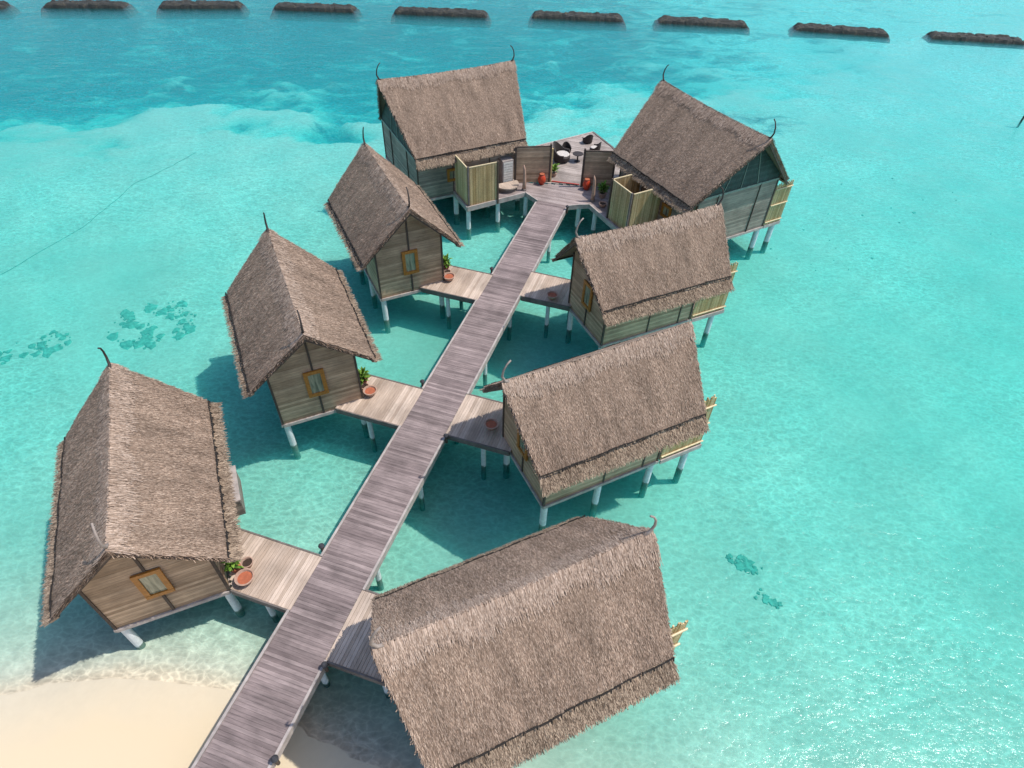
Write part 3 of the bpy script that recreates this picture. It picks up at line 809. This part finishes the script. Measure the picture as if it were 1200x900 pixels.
# ------------------------------------------------------------------ breakwaters
BW = [((-66.16, 94.74), (-54.07, 95.88), 'second from the left'), ((-51.31, 96.23), (-38.83, 97.82), 'third from the left'), ((-35.86, 97.78), (-23.06, 97.75), 'fourth from the left'),
      ((-19.04, 97.85), (-4.57, 97.63), 'behind and left of the big left villa'), ((.28, 98.22), (14.4, 97.95), 'behind the gap between the big villas'), ((17.85, 97.98), (31.69, 97.3), 'behind the big right villa'),
      ((36.59, 97.11), (50.5, 95.37), 'second from the right'), ((54.73, 95.49), (68.42, 94.16), 'rightmost, cut by the frame'), ((-80.0, 93.2), (-69.3, 93.7), 'leftmost, only its end in the frame')]
for i, (a, b, lab) in enumerate(BW):
    L = math.hypot(b[0] - a[0], b[1] - a[1]) - .2; nu, nv = 64, 20; vs = []; fs = []; h = .42
    for iu in range(nu + 1):
        x = -L / 2 + L * iu / nu; e = min(1.0, (L / 2 - abs(x)) / 1.6)
        for iv in range(nv + 1):
            f = -1 + 2 * iv / nv; prof = min(1.0, (1 - abs(f)) * 1.7); prof = prof * prof * (3 - 2 * prof)
            ee = math.sqrt(max(0, 1 - (1 - e) ** 2)) if e < 1 else 1
            z = -2.2 + (2.2 + h) * min(prof, ee)
            k = noise.fractal(Vector((x * .9 + i * 31, f * 3.2, 0)), 1, 2, 4) * .10 + noise.cell(Vector((x * 1.6, f * 5 + i * 9, i))) * .10
            vs.append((x + noise.noise(Vector((f * 4, x, i))) * .3, f * 2.0 * (1 + .08 * noise.noise(Vector((x * .5, i, 0)))), z + (k if prof > .05 else 0)))
    for iu in range(nu):
        for iv in range(nv):
            q = iu * (nv + 1) + iv; fs.append((q, q + nv + 1, q + nv + 2, q + 1))
    m = MB(); m.add(vs, fs); o = m.build('rock_breakwater', M['rock'])
    o.location = ((a[0] + b[0]) / 2, (a[1] + b[1]) / 2 + .9, 0); o.rotation_euler = (0, 0, math.atan2(b[1] - a[1], b[0] - a[0]))
    tag(o, 'long dark rock breakwater in the far row, ' + lab, 'breakwater', 'row of rock breakwaters')

# ------------------------------------------------------------------ lagoon floor and water
def sst(a, b, x): 
    t = np.clip((x - a) / (b - a), 0, 1); return t * t * (3 - 2 * t)
SHX = [-60, -30, -19.2, -17.5, -15.3, -13, -10.6, -7.5, -5, -2, 2, 6, 12, 30]
SHY = [2, 6.5, 8.2, 8.65, 9.05, 9.0, 8.7, 7.45, 6.5, 5.4, 3.5, 2.0, -.5, -4]
EDX = [-120, -50.3, -44.3, -37.3, -28.5, -15.3, 0, 17, 30, 45, 120]
EDY = [30, 58.6, 63.2, 67, 68, 66, 72, 76, 80, 92, 130]
def floor_z(X, Y, nz=0):
    sh = np.interp(X, SHX, SHY); d = Y - sh
    wob = nz
    z = np.where(d < 0, np.minimum(-d * .07, .45), -.055 * d - .0 * d)
    z = np.where(d > 0, -1.25 * (1 - np.exp(-np.maximum(d, 0) * .17)) * np.interp(Y, [15, 60, 95], [1, .55, .36]), z)
    ed = np.interp(X, EDX, EDY); deep = sst(-8.0, 9.0, Y - ed + wob * 10)
    deep *= np.interp(X, [-200, 5, 25, 60, 200], [1, 1, .45, .2, .2])
    z = z - deep * np.interp(Y, [60, 95], [1.6, .8]) - .12 * sst(-10, 40, X) * sst(10, 30, Y) 
    z = z + .05 * np.sin(X * .9 + 1.3 * np.sin(Y * .4)) * np.sin(Y * .8 + X * .2) * sst(1, 6, d)
    return z, deep
xs = np.concatenate([[-2600, -1200, -600, -300, -180, -130], np.arange(-95, 96, .6), [130, 180, 300, 600, 1200, 2600]])
ys = np.concatenate([[-1500, -600, -200, -80, -40, -25], np.arange(-16, 126, .6), [150, 200, 300, 600, 1200, 2600]])
XX, YY = np.meshgrid(xs, ys)
NZ = np.array([noise.fractal(Vector((x * .13, y * .2, 1.7)), .7, 2.1, 6) for x, y in zip(XX.reshape(-1), YY.reshape(-1))]).reshape(XX.shape)
ZZ, DP = floor_z(XX, YY, NZ)
nx, ny = len(xs), len(ys)
me = bpy.data.meshes.new('sandy_lagoon_floor')
idx = np.arange(nx * ny).reshape(ny, nx)
F = np.stack([idx[:-1, :-1], idx[:-1, 1:], idx[1:, 1:], idx[1:, :-1]], -1).reshape(-1, 4)
me.from_pydata(np.stack([XX, YY, ZZ], -1).reshape(-1, 3).tolist(), [], F.tolist())
g = me.attributes.new('grass', 'FLOAT', 'POINT')
gr = np.sqrt(DP) * .72
gr = np.maximum(gr, .45 * np.exp(-((XX - 22) / 14) ** 2 - ((YY - 66) / 7) ** 2))
gr = np.maximum(gr, .62 * np.exp(-((XX + 33) / 9) ** 2 - ((YY - 71) / 4) ** 2))
gr = np.maximum(gr, .5 * np.exp(-((XX - 55) / 14) ** 2 - ((YY - 118) / 8) ** 2))
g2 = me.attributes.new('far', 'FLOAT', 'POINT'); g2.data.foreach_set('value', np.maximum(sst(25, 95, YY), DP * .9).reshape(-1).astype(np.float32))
g.data.foreach_set('value', gr.reshape(-1).astype(np.float32))
me.materials.append(M['sand']); me.polygons.foreach_set('use_smooth', [True] * len(me.polygons))
fl = bpy.data.objects.new('sandy_lagoon_floor', me); COL.objects.link(fl); tag(fl, kind='structure')
w = MB(); w.box(-2500, 2500, -1400, 2500, -9, 0); wo = w.build('lagoon_water', M['water']); tag(wo, kind='structure')

# seagrass, coral heads, rope and stake on the lagoon floor
def fz(x, y): return float(floor_z(np.array([x]), np.array([y]))[0][0])
def blob(mb, x, y, r, h, seed):
    n = 11; z0 = fz(x, y); vs = [(x, y, z0 + h)]; fs = []
    for k in range(n):
        t = 2 * math.pi * k / n; rr = r * (.65 + .7 * abs(noise.noise(Vector((math.cos(t) * 1.3, math.sin(t) * 1.3, seed)))) * 1.6)
        vs.append((x + rr * .6 * math.cos(t), y + rr * .6 * math.sin(t), z0 + h * .8))
        vs.append((x + rr * math.cos(t), y + rr * math.sin(t), z0 - .05))
    for k in range(n):
        a, b = 1 + 2 * k, 1 + 2 * ((k + 1) % n); fs += [(0, a, b), (a, a + 1, b + 1, b)]
    mb.add(vs, fs)
def patch(cx, cy, rx, ry, n, name, label, rmin=.07, rmax=.6):
    m = MB()
    for i in range(n):
        a = random.uniform(0, 2 * math.pi); q = math.sqrt(random.random())
        x, y = cx + rx * q * math.cos(a), cy + ry * q * math.sin(a)
        if n > 50 and noise.noise(Vector((x * .9, y * .9, 3))) < -.05: continue
        blob(m, x, y, rmin + (rmax - rmin) * random.random() ** 3.2, .07, i * 1.7 + cx)
    o = m.build(name, M['seagrass']); tag(o, label, 'seagrass', kind='stuff'); return o
patch(-23.6, 31.3, 2.7, 2.4, 190, 'seagrass_patch', 'dark green seagrass scattered over the sand left of the villas')
patch(-29.6, 29.0, 1.7, 1.3, 60, 'seagrass_patch', 'small seagrass patch on the sand near the left edge of the photo')
patch(-31.6, 27.6, .8, .7, 30, 'seagrass_patch', 'tiny seagrass patch cut by the left edge of the photo')
patch(24, 50, 16, 12, 60, 'seagrass_patch', 'sparse dark specks of weed on the sand right of the big villa', .05, .2)
for (x, y, r, lab) in ((11.34, 15.48, .55, 'dark coral head on the pale sand right of the nearest villa'), (12.15, 13.75, .42, 'fainter dark coral head, lower of the two right of the nearest villa')):
    m = MB()
    for i in range(26):
        f = random.uniform(-1, 1); g = random.gauss(0, .16)
        blob(m, x + (f * .75 + g) * r * 1.5, y - (f * .6 - g) * r * 1.3, r * random.uniform(.3, .62) * (1.15 - abs(f) * .7), .06, x + i * 2.3)
    tag(m.build('coral_head', M['seagrass']), lab, 'coral', 'coral heads on the sand')
m = MB(); rp = [(-36.4, 35.76), (-33.7, 42.36), (-32.79, 49.26), (-30.81, 52.54), (-29.7, 55.67)]; pts = []
for (xa, ya), (xb, yb) in zip(rp, rp[1:]):
    for i in range(8):
        f = i / 8; x, y = xa + (xb - xa) * f + random.uniform(-.06, .06), ya + (yb - ya) * f; pts.append((x, y, fz(x, y) + .03))
m.tube(pts, .014, 5); tag(m.build('sunken_rope', M['seagrass']), 'thin dark rope lying on the lagoon floor at the upper left', 'rope')
m = MB(); m.tube([(52.6, 68.0, -3), (52.75, 68.05, .3), (53.0, 68.2, 1.9)], [.11, .10, .08], 8)
tag(m.build('mooring_stake', M['post_wood']), 'thin dark leaning stake rising from the water near the right edge', 'stake')

# ------------------------------------------------------------------ light and camera
w = bpy.data.worlds.new('World'); SC.world = w; w.use_nodes = True
nt = w.node_tree; bg = nt.nodes['Background']
sky = nt.nodes.new('ShaderNodeTexSky'); sky.sky_type = 'NISHITA'; sky.sun_disc = False
sky.sun_elevation = math.radians(SUN_EL); sky.sun_rotation = math.radians(SUN_AZ)
nt.links.new(sky.outputs[0], bg.inputs[0]); bg.inputs[1].default_value = .13
sl = bpy.data.lights.new('sun', 'SUN'); sl.energy = 2.6; sl.angle = math.radians(.5); sl.color = (1.0, .955, .885)
so = bpy.data.objects.new('sun', sl); COL.objects.link(so); so.location = (40, 10, 60)
a, e = math.radians(SUN_AZ), math.radians(SUN_EL)
so.rotation_euler = (-Vector((math.sin(a) * math.cos(e), math.cos(a) * math.cos(e), math.sin(e)))).to_track_quat('-Z', 'Y').to_euler()

cam = bpy.data.cameras.new('camera'); co = bpy.data.objects.new('camera', cam); COL.objects.link(co)
cam.sensor_fit = 'HORIZONTAL'; cam.sensor_width = 36; cam.lens = 36 * 738.709 / 1200; cam.clip_start = .5; cam.clip_end = 6000
rt = Vector((.99933848, .02573898, .02569265)); up = Vector((-.03636767, .70727528, .70600218)); fw = Vector((0, .70646952, -.70774346))
R = Matrix(((rt.x, up.x, -fw.x), (rt.y, up.y, -fw.y), (rt.z, up.z, -fw.z))).to_4x4()
R.translation = (0, 0, 26); co.matrix_world = R
SC.camera = co
SC.view_settings.view_transform = 'Standard'; SC.view_settings.look = 'None'; SC.view_settings.exposure = 0.72; SC.view_settings.gamma = 1
SC.render.engine = 'CYCLES'
SC.cycles.use_denoising = True
SC.cycles.max_bounces = 8; SC.cycles.volume_bounces = 2; SC.cycles.transparent_max_bounces = 12; SC.cycles.caustics_reflective = False; SC.cycles.caustics_refractive = False
